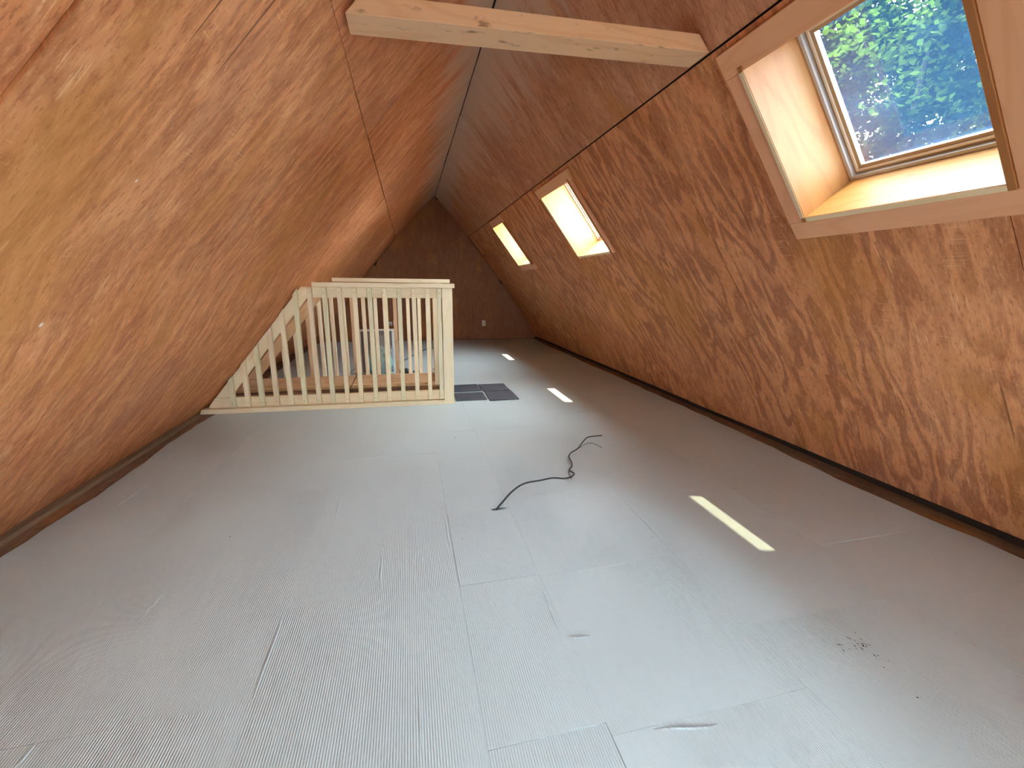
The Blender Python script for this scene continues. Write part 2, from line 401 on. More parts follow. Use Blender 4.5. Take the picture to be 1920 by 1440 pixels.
panels(PL, wl, [(.004, SEAM_L - .0035, el2, 0), (SEAM_L + .0035, SL0 - .015, el, 0)], lambda s: M['ply_left_top'] if s < .5 else M['ply_left'])
# knot holes where bare wood shows on the left slope
for s, y in ((1.797, 1.364), (2.261, 1.389)):
    V = []; 
    for k in range(9):
        a = 2 * math.pi * k / 9; V.append(PL(s + .0085 * math.sin(a), y + .006 * math.cos(a) * random.uniform(.7, 1.3), -.001))
    V += [PL(s, y, -.004)]
    mesh_obj('torn_chip', V, [(k, (k + 1) % 9, 9) for k in range(9)], M['wood_chip'], wl)

# end walls
def gable(name, y, yb, sgn):
    ring = [PL(q, y, .10) for q in PL.S[::-1]] + [PR(q, y, .10) for q in PR.S[1:]]
    n = len(ring); V = [np.array([p[0], y, p[2]]) for p in ring] + [np.array([p[0], yb, p[2]]) for p in ring]
    F = [tuple(range(n)), tuple(range(2 * n - 1, n - 1, -1))] + [(i, (i + 1) % n, n + (i + 1) % n, n + i) for i in range(n)]
    return mesh_obj(name, V, F, M['shell'], None, None, kind='structure')
wb = gable('wall_back', Y1 + .012, Y1 + .14, 1)
def gable_x(z):   # clear width between the slopes at height z
    return (np.interp(z, PL.P[::-1, 1], PL.P[::-1, 0]), np.interp(z, PR.P[::-1, 1], PR.P[::-1, 0]))
for a, b in zip([-1.9, -.563, .572, 1.79], [-.563, .572, 1.79, 2.7]):
    a2, b2 = a + .0015, b - .0015
    zs = [0.005] + [z for z in np.arange(.1, 2.66, .1)] + [2.66]
    lo = []; hi = []
    for z in zs:
        xl, xr = gable_x(z); x0 = max(a2, xl + .004); x1 = min(b2, xr - .004)
        if x1 - x0 > .004: lo.append((x0, z)); hi.append((x1, z))
    poly = lo + hi[::-1]; n = len(poly); yy = Y1 + random.uniform(-.003, .0)
    V = [(x, yy, z) for x, z in poly] + [(x, yy + .011, z) for x, z in poly]
    F = [tuple(range(n)), tuple(range(2 * n - 1, n - 1, -1))] + [(i, (i + 1) % n, n + (i + 1) % n, n + i) for i in range(n)]
    U = [[(V[i][0], V[i][2]) for i in f] for f in F]
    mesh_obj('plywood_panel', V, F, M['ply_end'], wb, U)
# unseen wall behind the camera; its window is added to light the foreground
def wall_front():
    WX0, WX1, WZ0, WZ1 = -.05, .95, .55, 1.20
    zs = merge([-.1, WZ0, WZ1] + list(np.arange(0, 2.66, .2)) + [2.66])
    V, F, U = [], [], []
    def q(x0a, x1a, za, x0b, x1b, zb):
        i = len(V); V.extend([(x0a, za), (x1a, za), (x1b, zb), (x0b, zb)]); F.append((i, i + 1, i + 2, i + 3))
    for za, zb in zip(zs, zs[1:]):
        la, ra = gable_x(za); lb, rb = gable_x(zb)
        if za >= WZ0 - 1e-6 and zb <= WZ1 + 1e-6:
            q(la, WX0, za, lb, WX0, zb); q(WX1, ra, za, WX1, rb, zb)
        else: q(la, ra, za, lb, rb, zb)
    y = Y0 + .02; V3 = []; F3 = []
    for f in F:
        i = len(V3); V3 += [(V[k][0], y, V[k][1]) for k in f] + [(V[k][0], y - .14, V[k][1]) for k in f]
        F3 += [(i, i + 1, i + 2, i + 3), (i + 7, i + 6, i + 5, i + 4)] + [(i + k, i + 4 + k, i + 4 + (k + 1) % 4, i + (k + 1) % 4) for k in range(4)]
    U = [[(V3[k][0], V3[k][2]) for k in f] for f in F3]
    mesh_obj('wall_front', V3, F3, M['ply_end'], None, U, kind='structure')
    win = empty('window_4', (0, 0, 0), kind='structure')
    for a, b in (((WX0 - .08, y, WZ0 - .08), (WX1 + .08, y + .02, WZ0)), ((WX0 - .08, y, WZ1), (WX1 + .08, y + .02, WZ1 + .08)),
                 ((WX0 - .08, y, WZ0), (WX0, y + .02, WZ1)), ((WX1, y, WZ0), (WX1 + .08, y + .02, WZ1)),
                 ((.52, y - .09, WZ0), (.58, y - .04, WZ1))):
        box('window_frame', a, b, M['casing'], win)
    mesh_obj('pane', [(WX0, y - .065, WZ0), (WX1, y - .065, WZ0), (WX1, y - .065, WZ1), (WX0, y - .065, WZ1)], [(0, 1, 2, 3)], M['glass'], win,
             [[(0, 0), (1, 0), (1, 1), (0, 1)]])
    return (WX0, WX1, WZ0, WZ1, y - .1)
WF = wall_front()

# ------------------------------------------------------------------ skylights
def skylight(i, o, boards):
    s0, s1, y0, y1 = o
    root = empty('window_%d' % i, PR(s1, (y0 + y1) / 2), kind='structure')
    D = .235; t = .02
    # lining boards
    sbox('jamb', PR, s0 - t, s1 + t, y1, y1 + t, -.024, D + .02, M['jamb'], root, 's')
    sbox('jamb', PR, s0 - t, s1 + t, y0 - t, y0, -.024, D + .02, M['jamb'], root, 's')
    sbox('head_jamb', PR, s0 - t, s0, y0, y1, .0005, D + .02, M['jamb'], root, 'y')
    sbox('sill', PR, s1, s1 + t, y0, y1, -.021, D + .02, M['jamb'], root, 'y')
    for (nm, a, b, c, d, gr) in boards:
        ob = sbox(nm, PR, a, b, c, d, -.019, .0, M['casing'], root, gr)
    sbox('edge_strip', PR, s0, s1, y1 + .0005, y1 + .0195, -.0268, -.0242, M['pine'], root, 's')
    sbox('edge_strip', PR, s1 + .0005, s1 + .0195, y0, y1, -.0240, -.0212, M['pine'], root, 'y')
    def ring(nm, b0, b1, d0, d1, mt):
        V = []; 
        for d in (d0, d1):
            for b in (b0, b1):
                for (s, y) in ((s0 + b, y0 + b), (s0 + b, y1 - b), (s1 - b, y1 - b), (s1 - b, y0 + b)): V.append(PR(s, y, d))
        F = []
        for k in range(4):
            n = (k + 1) % 4
            F += [(k, n, 4 + n, 4 + k), (8 + k, 12 + k, 12 + n, 8 + n), (4 + k, 4 + n, 12 + n, 12 + k), (k, 8 + k, 8 + n, n)]
        return mesh_obj(nm, V, F, mt, root)
    ring('gasket', .0005, .014, .225, .30, M['gasket'])
    sash = ring('sash', .014, .045, .245, .262, M['sash'])
    ring('bead', .024, .032, .238, .246, M['bead'])
    b = .040
    V = [PR(s0 + b, y0 + b, .252), PR(s0 + b, y1 - b, .252), PR(s1 - b, y1 - b, .252), PR(s1 - b, y0 + b, .252)]
    mesh_obj('pane', V, [(0, 1, 2, 3)], M['glass_tint'] if i == 1 else M['glass'], root, [[(0, 0), (1, 0), (1, 1), (0, 1)]])
    # unseen lip added outside the head to trim the sun patches indoors
    sbox('head_flashing', PR, s0 - .16, s0 + .045, y0 - .05, y1 + .05, .30, .40, M['roof'], root, 'y')
    # light portal over the opening
    L = bpy.data.lights.new('skylight_portal', 'AREA'); L.shape = 'RECTANGLE'; L.size = s1 - s0; L.size_y = y1 - y0
    L.cycles.is_portal = True
    lo = bpy.data.objects.new('skylight_portal', L); COL.objects.link(lo)
    n = PR.nrm((s0 + s1) / 2); c = PR((s0 + s1) / 2, (y0 + y1) / 2, .32)
    zax = Vector((n[0], 0, n[1])); xax = Vector((n[1], 0, -n[0])); yax = zax.cross(xax)
    mm = Matrix((xax, yax, zax)).transposed().to_4x4(); mm.translation = c; lo.matrix_world = mm
    return root
s0, s1, y0, y1 = SKY_OPEN[0]
k1 = skylight(1, SKY_OPEN[0], [('casing', .955, s0 - .0005, .815, 1.617, 'y'), ('casing', s1 + .0205, 1.757, .80, 1.611, 'y'),
                               ('casing', s0, s1 + .020, y1 + .0205, 1.614, 's'), ('casing', s0, s1 + .020, .81, y0 - .0205, 's')])
s0, s1, y0, y1 = SKY_OPEN[1]
skylight(2, SKY_OPEN[1], [('casing', .966, s0 - .0005, 3.24, 4.07, 'y'), ('casing', s0, s1 + .03, y1 + .0205, y1 + .05, 's'), ('casing', s0, s1 + .02, y0 - .05, y0 - .0205, 's')])
s0, s1, y0, y1 = SKY_OPEN[2]
skylight(3, SKY_OPEN[2], [('casing', .95, s0 - .0005, 5.65, 6.35, 'y'), ('casing', s1 + .0205, s1 + .095, 5.56, 6.32, 'y')])
L = bpy.data.lights.new('window_portal', 'AREA'); L.shape = 'RECTANGLE'; L.size = WF[1] - WF[0]; L.size_y = WF[3] - WF[2]; L.cycles.is_portal = True
lo = bpy.data.objects.new('window_portal', L); COL.objects.link(lo)
lo.location = ((WF[0] + WF[1]) / 2, WF[4], (WF[2] + WF[3]) / 2); lo.rotation_euler = (R_(90), 0, 0)   # -Z looks towards +Y after the flip below
lo.rotation_euler = (R_(90), 0, R_(180)) if False else (R_(-90), 0, 0)

# ------------------------------------------------------------------ floor
HX0, HX1, HY0, HY1 = -.97, .29, 3.985, 4.615     # stair opening
def floor():
    xs = [-1.95, HX0, HX1, 2.66]; ys = [Y0, HY0, HY1, Y1 + .1]
    V, F, U = [], [], []
    z0, z1 = -.22, -.005
    for i in range(3):
        for j in range(3):
            if i == 1 and j == 1: continue
            k = len(V)
            for z in (z0, z1): V.extend([(xs[i], ys[j], z), (xs[i + 1], ys[j], z), (xs[i + 1], ys[j + 1], z), (xs[i], ys[j + 1], z)])
            F.extend([(k, k + 3, k + 2, k + 1), (k + 4, k + 5, k + 6, k + 7)] + [(k + a, k + (a + 1) % 4, k + 4 + (a + 1) % 4, k + 4 + a) for a in range(4)])
    U = [[(V[i][0], V[i][1]) for i in f] for f in F]
    return mesh_obj('floor', V, F, M['deck'], None, U, kind='structure')
fl = floor()
def ledge(y): return -1.632 + .006 * math.sin(3.1 * y) + .004 * math.sin(13 * y + 1) + .005 * (math.sin(29 * y) > .3) + .002 * math.sin(61 * y)
def redge(y): return 2.455 + .004 * (math.sin(23 * y) > .4) + .012 * math.sin(3.7 * y + 2) + .006 * math.sin(17 * y) - .05 * math.exp(-((y - 1.75) / .5) ** 2) + .02 * math.exp(-((y - .9) / .4) ** 2)
def mat_sheet(x0, x1, y0, y1, seed, lf=False, rt=False):
    rd = random.Random(seed)
    nx = max(2, int((x1 - x0) / .12)); ny = max(2, int((y1 - y0) / .10))
    zoff = rd.uniform(0, .0012); ph = [rd.uniform(0, 6) for _ in range(4)]
    V, F, U = [], [], []
    for j in range(ny + 1):
        y = y0 + .0004 + (y1 - y0 - .0008) * j / ny
        a = ledge(y) if lf else x0 + .0003; b = redge(y) if rt else x1 - .0003
        for i in range(nx + 1):
            x = a + (b - a) * i / nx
            z = zoff + .0007 * (math.sin(7 * x + ph[0] + 3 * y) + math.sin(5 * y + ph[1] - 4 * x))
            if lf and i <= 2: z += .006 * (math.sin(4 * y + 1) + 1) * (1 - i / 3)
            if rt and i >= nx - 2: z += .008 * (math.sin(3.3 * y) + 1.1) * .5 * (1 - (nx - i) / 3)
            V.append((x, y, z))
    n = len(V)
    V += [(x, y, z - .004) for x, y, z in V]
    w = nx + 1
    for j in range(ny):
        for i in range(nx):
            k = j * w + i
            F += [(k, k + 1, k + w + 1, k + w)]
    for j in range(ny):
        for i in (0, nx):
            k = j * w + i; F.append((k, k + w, n + k + w, n + k))
    for i in range(nx):
        for j in (0, ny):
            k = j * w + i; F.append((k, k + 1, n + k + 1, n + k))
    U = [[(V[i][0], V[i][1]) for i in f] for f in F]
    return mesh_obj('underlay_sheet', V, F, M['underlay'], fl, U, smooth=False)
cols = [(-1.63, -1.155, [Y0, -.6, .75, 1.94, 3.0, 3.93, 4.69, 6.0, 7.3, 8.54]),
        (-1.155, -.455, [Y0, .2, 1.05, 2.3, 3.93, 4.69, 5.9, 7.1, 8.54]),
        (-.455, .14, [Y0, -.5, .62, 1.40, 2.7, 3.93, 4.69, 5.8, 7.0, 8.54]),
        (.14, .45, [Y0, -.4, .79, 1.38, 1.905, 3.1, 3.93, 4.69, 5.9, 7.1, 8.54]),
        (.45, 1.05, [Y0, -.45, .755, 1.37, 1.88, 3.1, 4.72, 6., 7.2, 8.54]),
        (1.05, 1.7, [Y0, -.3, .98, 2.2, 3.4, 4.8, 6.1, 7.4, 8.54]),
        (1.7, 2.45, [Y0, .1, 1.3, 2.6, 3.9, 5.2, 6.5, 7.7, 8.54])]
sd = 0
for ci, (a, b, rows) in enumerate(cols):
    for c, d in zip(rows, rows[1:]):
        sd += 1; aa = a
        if abs(c - 3.93) < 1e-6 and abs(d - 4.69) < 1e-6:
            if ci != 3: continue
            aa = .385
        mat_sheet(aa, b, c, d, sd, lf=(ci == 0), rt=(ci == 6))
# folded creases standing up in the underlay
creases = [((-.914, 1.432), (-.899, 1.595)), ((-.453, 1.062), (-.458, 1.365)), ((-1.15, 2.214), (-1.169, 2.497)), ((-1.148, 2.826), (-1.149, 3.005)),
           ((-.383, 1.989), (-.393, 2.178)), ((-.926, .97), (-.926, 1.057)), ((.56, .745), (.73, .717)), ((-.641, 2.678), (-.627, 2.85)),
           ((.435, 1.065), (.523, 1.058)), ((.435, 1.30), (.43, 1.074)), ((-.02, 1.0), (-.012, .787)), ((-.155, 1.661), (-.145, 1.43)),
           ((-1.40, 1.95), (-1.28, 2.02)), ((-1.45, 2.9), (-1.40, 3.4)), ((-1.46, 2.2), (-1.44, 2.6)), ((.125, 1.88), (.129, 1.617))]
for (a, b) in creases:
    a = np.array([*a, 0.]); b = np.array([*b, 0.]); dd = b - a; L_ = np.linalg.norm(dd); dd /= L_; nn = np.array([-dd[1], dd[0], 0])
    V, F = [], []; K = 6
    for i in range(K + 1):
        t = i / K; p = a + dd * L_ * t + nn * .002 * math.sin(7 * t); h = .0035 * math.sin(math.pi * t) + .0016; wd = .0035
        V += [p - nn * wd + (0, 0, .0009), p + (0, 0, h), p + nn * wd + (0, 0, .0009)]
    for i in range(K):
        k = 3 * i; F += [(k, k + 1, k + 4, k + 3), (k + 1, k + 2, k + 5, k + 4)]
    U = [[(V[q][0], V[q][1]) for q in f] for f in F]
    mesh_obj('paper_crease', V, F, M['underlay'], fl, U, smooth=True)
# batten along the foot of the left slope
tr = box('trim_1', (-1.80, -1.2, -.005), (-1.715, 3.89, .018), M['batten'], None, 1, kind='structure')

# stairwell shaft and steps below the opening
sw = empty('stairwell', ((HX0 + HX1) / 2, (HY0 + HY1) / 2, 0), kind='structure')
box('shaft_wall', (HX0 - 1.0, HY1, -2.6), (HX1 + .3, HY1 + .05, -.22), M['deck'], sw)
box('shaft_wall', (HX0 - 1.0, HY0 - .05, -2.6), (HX1 + .3, HY0, -.22), M['deck'], sw)
box('shaft_wall', (HX0 - 1.05, HY0 - .05, -2.6), (HX0 - 1.0, HY1 + .05, -.22), M['deck'], sw)
box('shaft_wall', (HX1 + .3, HY0 - .05, -2.6), (HX1 + .35, HY1 + .05, -.22), M['deck'], sw)
box('shaft_floor', (HX0 - 1.05, HY0 - .05, -2.65), (HX1 + .35, HY1 + .05, -2.6), M['deck'], sw)
for k in range(8):
    box('stair_tread', (HX1 - .2 - .2 * k, HY0, -.26 - .22 * k), (HX1 + .04 - .2 * k, HY1, -.225 - .22 * k), M['batten'], sw, 1)
gr = mesh_obj('ground', [(-40, -40, -2.9), (60, -40, -2.9), (60, 60, -2.9), (-40, 60, -2.9)], [(0, 1, 2, 3)], M['gravel'], None, kind='structure')

# ------------------------------------------------------------------ collar tie
bt = empty('collar_tie', (.5, 1.71, 1.93), label='rough pine collar tie beam spanning between the two roof slopes overhead', cat='beam')
bl, br = PL(1.042, 1.647), PR(.923, 1.647)
a0 = np.array([-.158, 1.647, 1.921]); b0 = np.array([1.152, 1.647, 1.967])     # lower far... lower front edge
nz = np.array([0, 0, .062]); ny = np.array([0, .125, 0.0])
# ends are cut to follow the slopes
c = [a0, b0, a0 + nz + np.array([.055, 0, 0]), b0 + nz * .88 - np.array([.049, 0, 0]),
     a0 + ny, b0 + ny, a0 + ny + nz + np.array([.055, 0, 0]), b0 + ny + nz * .88 - np.array([.049, 0, 0])]
prism('tie_board', [c[0], c[1], c[2], c[3], c[4], c[5], c[6], c[7]], M['beam'], bt, 2, bevel=.002)

# ------------------------------------------------------------------ stair railings
def railing(name, label, A, B, xpost0, xpost1, balx, slope_x, mats, ztop, bal_behind, capw, capx0, capx1, oz=0.0):
    """A, B: foot line of the face that looks at the camera (x, y)"""
    A = np.array([*A, 0.]); B = np.array([*B, 0.]); u = (B - A) / np.linalg.norm(B - A); v = np.array([-u[1], u[0], 0])
    root = empty(name, (B + A) / 2, label=label, cat='railing')
    P = lambda x, dp, z: A + u * ((x - A[0]) / u[0]) + v * dp + np.array([0, 0, z])
    def bar(nm, x0, x1, d0, d1, z0, z1, mt, grain=0, cut0=0., cut1=0.):
        c = []
        for i, x in enumerate((x0, x1)):
            for d in (d0, d1):
                for z in (z0, z1):
                    sh = (cut0 if i == 0 else cut1) * (z - z0)
                    c.append(P(x + sh, d, z))
        return prism(nm, c, mt, root, grain, bevel=.0015)
    bd0, bd1 = (.038, .076)         # boards sit behind the front balusters
    fb = 0.0 if not bal_behind else .076
    xl = lambda z: float(np.interp(z, PL.P[::-1, 1], PL.P[::-1, 0]))
    bar('bottom_plate', A[0], xpost0, -.012, .078, 0.001, .040, mats[0], cut0=.45)
    bar('bottom_rail', xl(.045) + .03, xpost0, bd0, bd1, .040, .128, mats[0], cut0=.75)
    bar('top_rail', slope_x + .012, xpost0, bd0, bd1, ztop - .089, ztop, mats[0])
    bar('cap_rail', capx0, capx1, -.015, capw, ztop + .001, ztop + .039, mats[1])
    # board that follows the roof slope
    z0s, z1s = .13, ztop
    off = .022
    def slope(z, k): return xl(z) + off + k
    c = []
    th = .115
    for (zz) in (z0s, z1s):
        for d in (bd0, bd1):
            for k in (0.0, th): c.append(P(slope(zz, k), d, zz))
    prism('sloped_rail', c, mats[2], root, 0, bevel=.0015)
    if xpost1 > xpost0:
        bar('post', xpost0, xpost1, -.002, .087, 0.001, ztop, mats[3], grain=2)
    for i, x in enumerate(balx):
        w = .036
        zt = ztop - .004
        xa, xb = x - w / 2, x + w / 2
        zl = lambda xx: float(np.interp(xx - .004, PL.P[::-1, 0], PL.P[::-1, 1]))
        za, zb = min(zt, zl(xa)), min(zt, zl(xb))
        zb0 = .042 + random.uniform(0, .004)
        tw = random.uniform(-.004, .004)
        c = []
        for xx, zz in ((xa, za), (xb, zb)):
            for d in (fb, fb + .037):
                c.append(P(xx, d, zb0 + (.006 if d == fb and not bal_behind else 0))); c.append(P(xx + tw, d, zz))
        b_ = prism('baluster', c, mats[4][i % len(mats[4])], root, 2, bevel=.0018)
        for nm_z in ((.085, ztop - .045) if zb > .95 else (.085,)):
            if bal_behind: continue
            cc = P(x + random.uniform(-.004, .004), -.0008, nm_z)
            V = [cc + u * .0032 * math.cos(q) + np.array([0, 0, .0032 * math.sin(q)]) for q in np.linspace(0, 2 * math.pi, 7)[:-1]]
            # a nail head, slightly proud
            V2 = [p - v * .0012 for p in V]
            F = [tuple(range(6, 12))] + [(k, (k + 1) % 6, 6 + (k + 1) % 6, 6 + k) for k in range(6)]
            no = mesh_obj('nail_head', [p - root.location for p in map(np.array, V + V2)], F, M['nail'], None)
            no.parent = b_
    return root
PG = [M['pine_green'], M['pine'], M['pine_green'], M['pine'], M['pine']]
railing('stair_railing', 'front pale pine baluster railing, nearest the camera, with corner post beside black tiles',
        (-1.745, 3.942), (.371, 3.871), .286, .376,
        [-1.488, -1.372, -1.262, -1.147, -1.034, -.920, -.804, -.690, -.568, -.451, -.324, -.206, -.083, .044, .158, .263],
        -.80, [M['pine'], M['pine'], M['pine'], M['pine'], PG], 1.057, False, .075, -.775, .396)
railing('stair_railing', 'rear pine baluster railing on the far side of the stair opening',
        (-1.76, 4.66), (.33, 4.66), .245, .335,
        [-1.267, -1.141, -1.014, -.896, -.776, -.66, -.575, -.462, -.347, -.24, -.148, -.013, .101, .205],
        -.80, [M['pine_tan'], M['pine'], M['pine_tan'], M['pine'], [M['pine'], M['pine'], M['pine_tan'], M['pine']]], 1.10, True, .09, -.735, .428)

# ------------------------------------------------------------------ slate tiles at the stair head
tl = [((.405, 3.942), (.702, 4.225), 'black slate tile touching the corner post of the front railing'),
      ((.722, 3.903), (1.012, 4.235), 'black slate tile at the near right corner of the block of four'),
      ((.400, 4.285), (.697, 4.585), 'black slate tile behind the one touching the railing post'),
      ((.712, 4.262), (1.002, 4.565), 'black slate tile at the far right corner of the block of four')]
for i, (a, b, lb) in enumerate(tl):
    cx, cy = (a[0] + b[0]) / 2, (a[1] + b[1]) / 2; hw, hh = (b[0] - a[0]) / 2, (b[1] - a[1]) / 2
    rd = random.Random(i + 3)
    pts = []
    for (sx, sy) in ((-1, -1), (1, -1), (1, 1), (-1, 1)): pts.append((sx * hw + rd.uniform(-.004, .004), sy * hh + rd.uniform(-.004, .004)))
    ed = []
    for k in range(4):
        p, q = np.array(pts[k]), np.array(pts[(k + 1) % 4])
        for t in range(6): ed.append(p + (q - p) * t / 6 + np.array([rd.uniform(-.0015, .0015), rd.uniform(-.0015, .0015)]))
    n = len(ed)
    V = [(x, y, 0) for x, y in ed] + [(x, y, .007) for x, y in ed] + [(x * .985, y * .985, .009) for x, y in ed]
    F = [tuple(range(n))[::-1], tuple(range(2 * n, 3 * n))] + [(l * n + k, l * n + (k + 1) % n, (l + 1) * n + (k + 1) % n, (l + 1) * n + k) for l in (0, 1) for k in range(n)]
    o = mesh_obj('slate_tile', V, F, M['slate'], None, label=lb, cat='tile', group='black slate tiles at the stair head')
    o.location = (cx, cy, .0028)

# ------------------------------------------------------------------ black cable poking out of the floor
cb = empty('electrical_cable', (.386, 1.90, 0), label='black electrical cable rising in a kinked arc out of a slit in the floor', cat='cable')
mainp = [(.384, 1.893, -.004), (.386, 1.9, .003), (.426, 1.946, .012), (.492, 2.006, .035), (.567, 2.048, .05), (.664, 2.058, .055), (.736, 2.071, .055), (.808, 2.081, .04),
         (.861, 2.113, .03), (.901, 2.167, .022), (.894, 2.224, .018), (.929, 2.274, .02), (.949, 2.334, .02), (.962, 2.412, .02), (.999, 2.471, .022),
         (1.062, 2.512, .03), (1.151, 2.613, .045), (1.207, 2.656, .05), (1.313, 2.676, .045)]
tube('sheath', mainp, lambda t: .0047 if t < .75 else .0040, M['black'], cb)
tube('wire', [(1.030, 2.492, .026), (1.045, 2.499, .028), (1.086, 2.528, .03), (1.13, 2.562, .033), (1.169, 2.581, .035), (1.205, 2.577, .03), (1.24, 2.516, .02)], .0019, M['black'], cb)
tube('wire', [(.85, 2.10, .03), (.861, 2.106, .026), (.868, 2.162, .02), (.881, 2.208, .016), (.903, 2.239, .018)], .0022, M['black'], cb)
mesh_obj('slit_flap', [(.352, 1.899, .0035), (.388, 1.905, .004), (.452, 1.900, .003), (.405, 1.892, .0065), (.37, 1.890, .005)], [(0, 4, 3, 2, 1)], M['black'], cb)

# ------------------------------------------------------------------ dark splinters scattered on the floor
nd = [(1.2722, .8553, 1.2864, .8495), (1.33, .8727, 1.3371, .8594), (1.2714, .8361, 1.2677, .8255), (1.324, .8424, 1.3211, .8326), (1.3388, .8457, 1.3407, .8387),
      (1.3678, .8579, 1.3687, .8515), (1.3527, .8439, 1.3589, .8372), (1.3501, .8365, 1.3472, .8281), (1.3335, .8299, 1.3332, .8176), (1.3605, .8374, 1.3628, .8298),
      (1.3712, .8331, 1.3719, .8285), (1.3464, .8011, 1.3466, .7897), (1.3563, .7956, 1.3581, .791), (1.3308, .7593, 1.3313, .7541), (1.3752, .8811, 1.3765, .8766),
      (1.3432, .8567, 1.3438, .8517), (1.316, .8286, 1.3164, .8247), (1.3539, .8292, 1.3568, .8251), (1.368, .7727, 1.3699, .7699), (1.2934, .8337, 1.2945, .8304)]
def splinter(x0, y0, x1, y1, r, label, group):
    a, b = np.array([x0, y0]), np.array([x1, y1]); c = (a + b) / 2; d = (b - a); L_ = np.linalg.norm(d); d /= L_; n = np.array([-d[1], d[0]])
    V, F = [], []
    for t, rr in ((-.5, .35), (-.2, 1), (.2, .9), (.5, .3)):
        for (q, z) in ((-1, 0.0), (0, 1.4), (1, 0.0)): p = d * L_ * t + n * q * r * rr; V.append((p[0], p[1], z * r * rr))
    for i in range(3):
        for j in range(3): F.append((i * 3 + j, i * 3 + (j + 1) % 3, i * 3 + 3 + (j + 1) % 3, i * 3 + 3 + j))
    F += [(0, 1, 2), (11, 10, 9)]
    o = mesh_obj('dark_splinter', V, F, M['darkfleck'], None, label=label, cat='debris', group=group)
    o.location = (c[0], c[1], .0025)
own = {0: 'dark splinter farthest left in the loose scatter at lower right', 1: 'longest dark splinter, at the top left of the scatter at lower right',
       2: 'dark splinter on the near left side of the scatter at lower right', 7: 'thickest dark splinter, in the middle of the scatter at lower right',
       11: 'long thin splinter just nearer than the scatter at lower right', 13: 'dark splinter lying nearest of the scatter at lower right'}
for i, q in enumerate(nd):
    splinter(*q, .0022 if i == 7 else .0011, own.get(i, 'short dark splinter within the loose scatter on the floor at lower right'), 'dark splinters scattered on the floor')
for (x, y, dx, dy, lb) in ((1.318, .663, .004, -.003, 'dark crumb alone on the floor nearer than the splinter scatter'),
                           (-.81, 1.91, .005, .004, 'dark crumb alone on the floor at left'),
                           (.293, 2.947, -.002, .03, 'thin dark sliver on the floor in front of the railing post')):
    splinter(x, y, x + dx, y + dy, .0016, lb, 'dark crumbs on the floor')

# ------------------------------------------------------------------ things behind the railings
fr = empty('window_screen', (-.39, 5.36, 0), label='white framed window screen standing behind the rear railing', cat='screen')
for nm, a, b in (('stile', (-.60, 5.35, .0), (-.575, 5.372, .55)), ('stile', (-.218, 5.35, .0), (-.175, 5.372, .55)), ('frame_rail', (-.575, 5.35, .525), (-.218, 5.372, .55)), ('frame_rail', (-.575, 5.35, 0), (-.218, 5.372, .025))):
    box(nm, (a[0], a[1], a[2] + .004), (b[0], b[1], b[2] + .004), M['white'], fr)
box('mesh_panel', (-.575, 5.360, .029), (-.218, 5.363, .529), M['grey'], fr)
def bagmat():
    g = G('teal_wrapped_insulation'); v = g.n('ShaderNodeTexCoord').outputs['Object']
    n = g.noise(v, 11, 5, 0.7); n2 = g.noise(g.scale(v, 26, 26, 12), 1.0, 5, 0.75)
    c = g.mix(g.ramp(n, .35, .65), (0.30, 0.68, 0.72), (0.62, 0.90, 0.90))
    c = g.mix(g.ramp(n2, .62, .70), c, (0.80, 0.88, 0.90))
    g.set(g.b.inputs['Base Color'], c); g.b.inputs['Roughness'].default_value = 0.2; g.bump(n2, 1.0, .03); return g.m
def wrapmat():
    g = G('clear_plastic_wrap'); v = g.n('ShaderNodeTexCoord').outputs['Object']
    n2 = g.noise(g.scale(v, 18, 18, 9), 1.0, 4, 0.7)
    tr = g.n('ShaderNodeBsdfTransparent', {0: (.97, .98, .99, 1)})
    g.b.inputs['Base Color'].default_value = (.85, .88, .9, 1); g.b.inputs['Roughness'].default_value = .22
    g.bump(n2, 1.0, .02)
    mx = g.n('ShaderNodeMixShader', {0: g.math('ADD', .22, g.math('MULTIPLY', g.ramp(n2, .52, .70), .55)), 1: tr.outputs[0], 2: g.b.outputs[0]})
    g.t.links.new(mx.outputs[0], g.out.inputs[0]); return g.m
def lump(name, cx, cy, z0, z1, rx, ry, mat, parent, seed, taper=0.0, nz=14, na=20):
    rd = np.random.default_rng(seed); ph = rd.uniform(0, 6, 8); V, F = [], []
    for k in range(nz + 1):
        t = k / nz; z = z0 + (z1 - z0) * t; prof = min(1, (math.sin(math.pi * min(max(t, .02), .98))) ** .35) * (1 - taper * t)
        for j in range(na):
            a = 2 * math.pi * j / na
            q = prof * (1 + .07 * math.sin(3 * a + ph[0] + 4 * t) + .05 * math.sin(5 * a + ph[1] - 9 * t) + .04 * math.sin(9 * a + 13 * t + ph[2]))
            V.append((cx + rx * q * math.cos(a), cy + ry * q * math.sin(a), z))
    for k in range(nz):
        for j in range(na): F.append((k * na + j, k * na + (j + 1) % na, (k + 1) * na + (j + 1) % na, (k + 1) * na + j))
    F += [tuple(range(na))[::-1], tuple(nz * na + j for j in range(na))]
    return mesh_obj(name, V, F, mat, parent, smooth=True)
bag = empty('insulation_bag', (-.36, 5.22, 0), label='clear plastic bag of teal insulation leaning on the white screen', cat='bag')
lump('insulation_roll', -.36, 5.225, .006, .36, .155, .09, bagmat(), bag, 2, .18)
lump('plastic_wrap', -.355, 5.225, .004, .505, .172, .105, wrapmat(), bag, 5, .30)
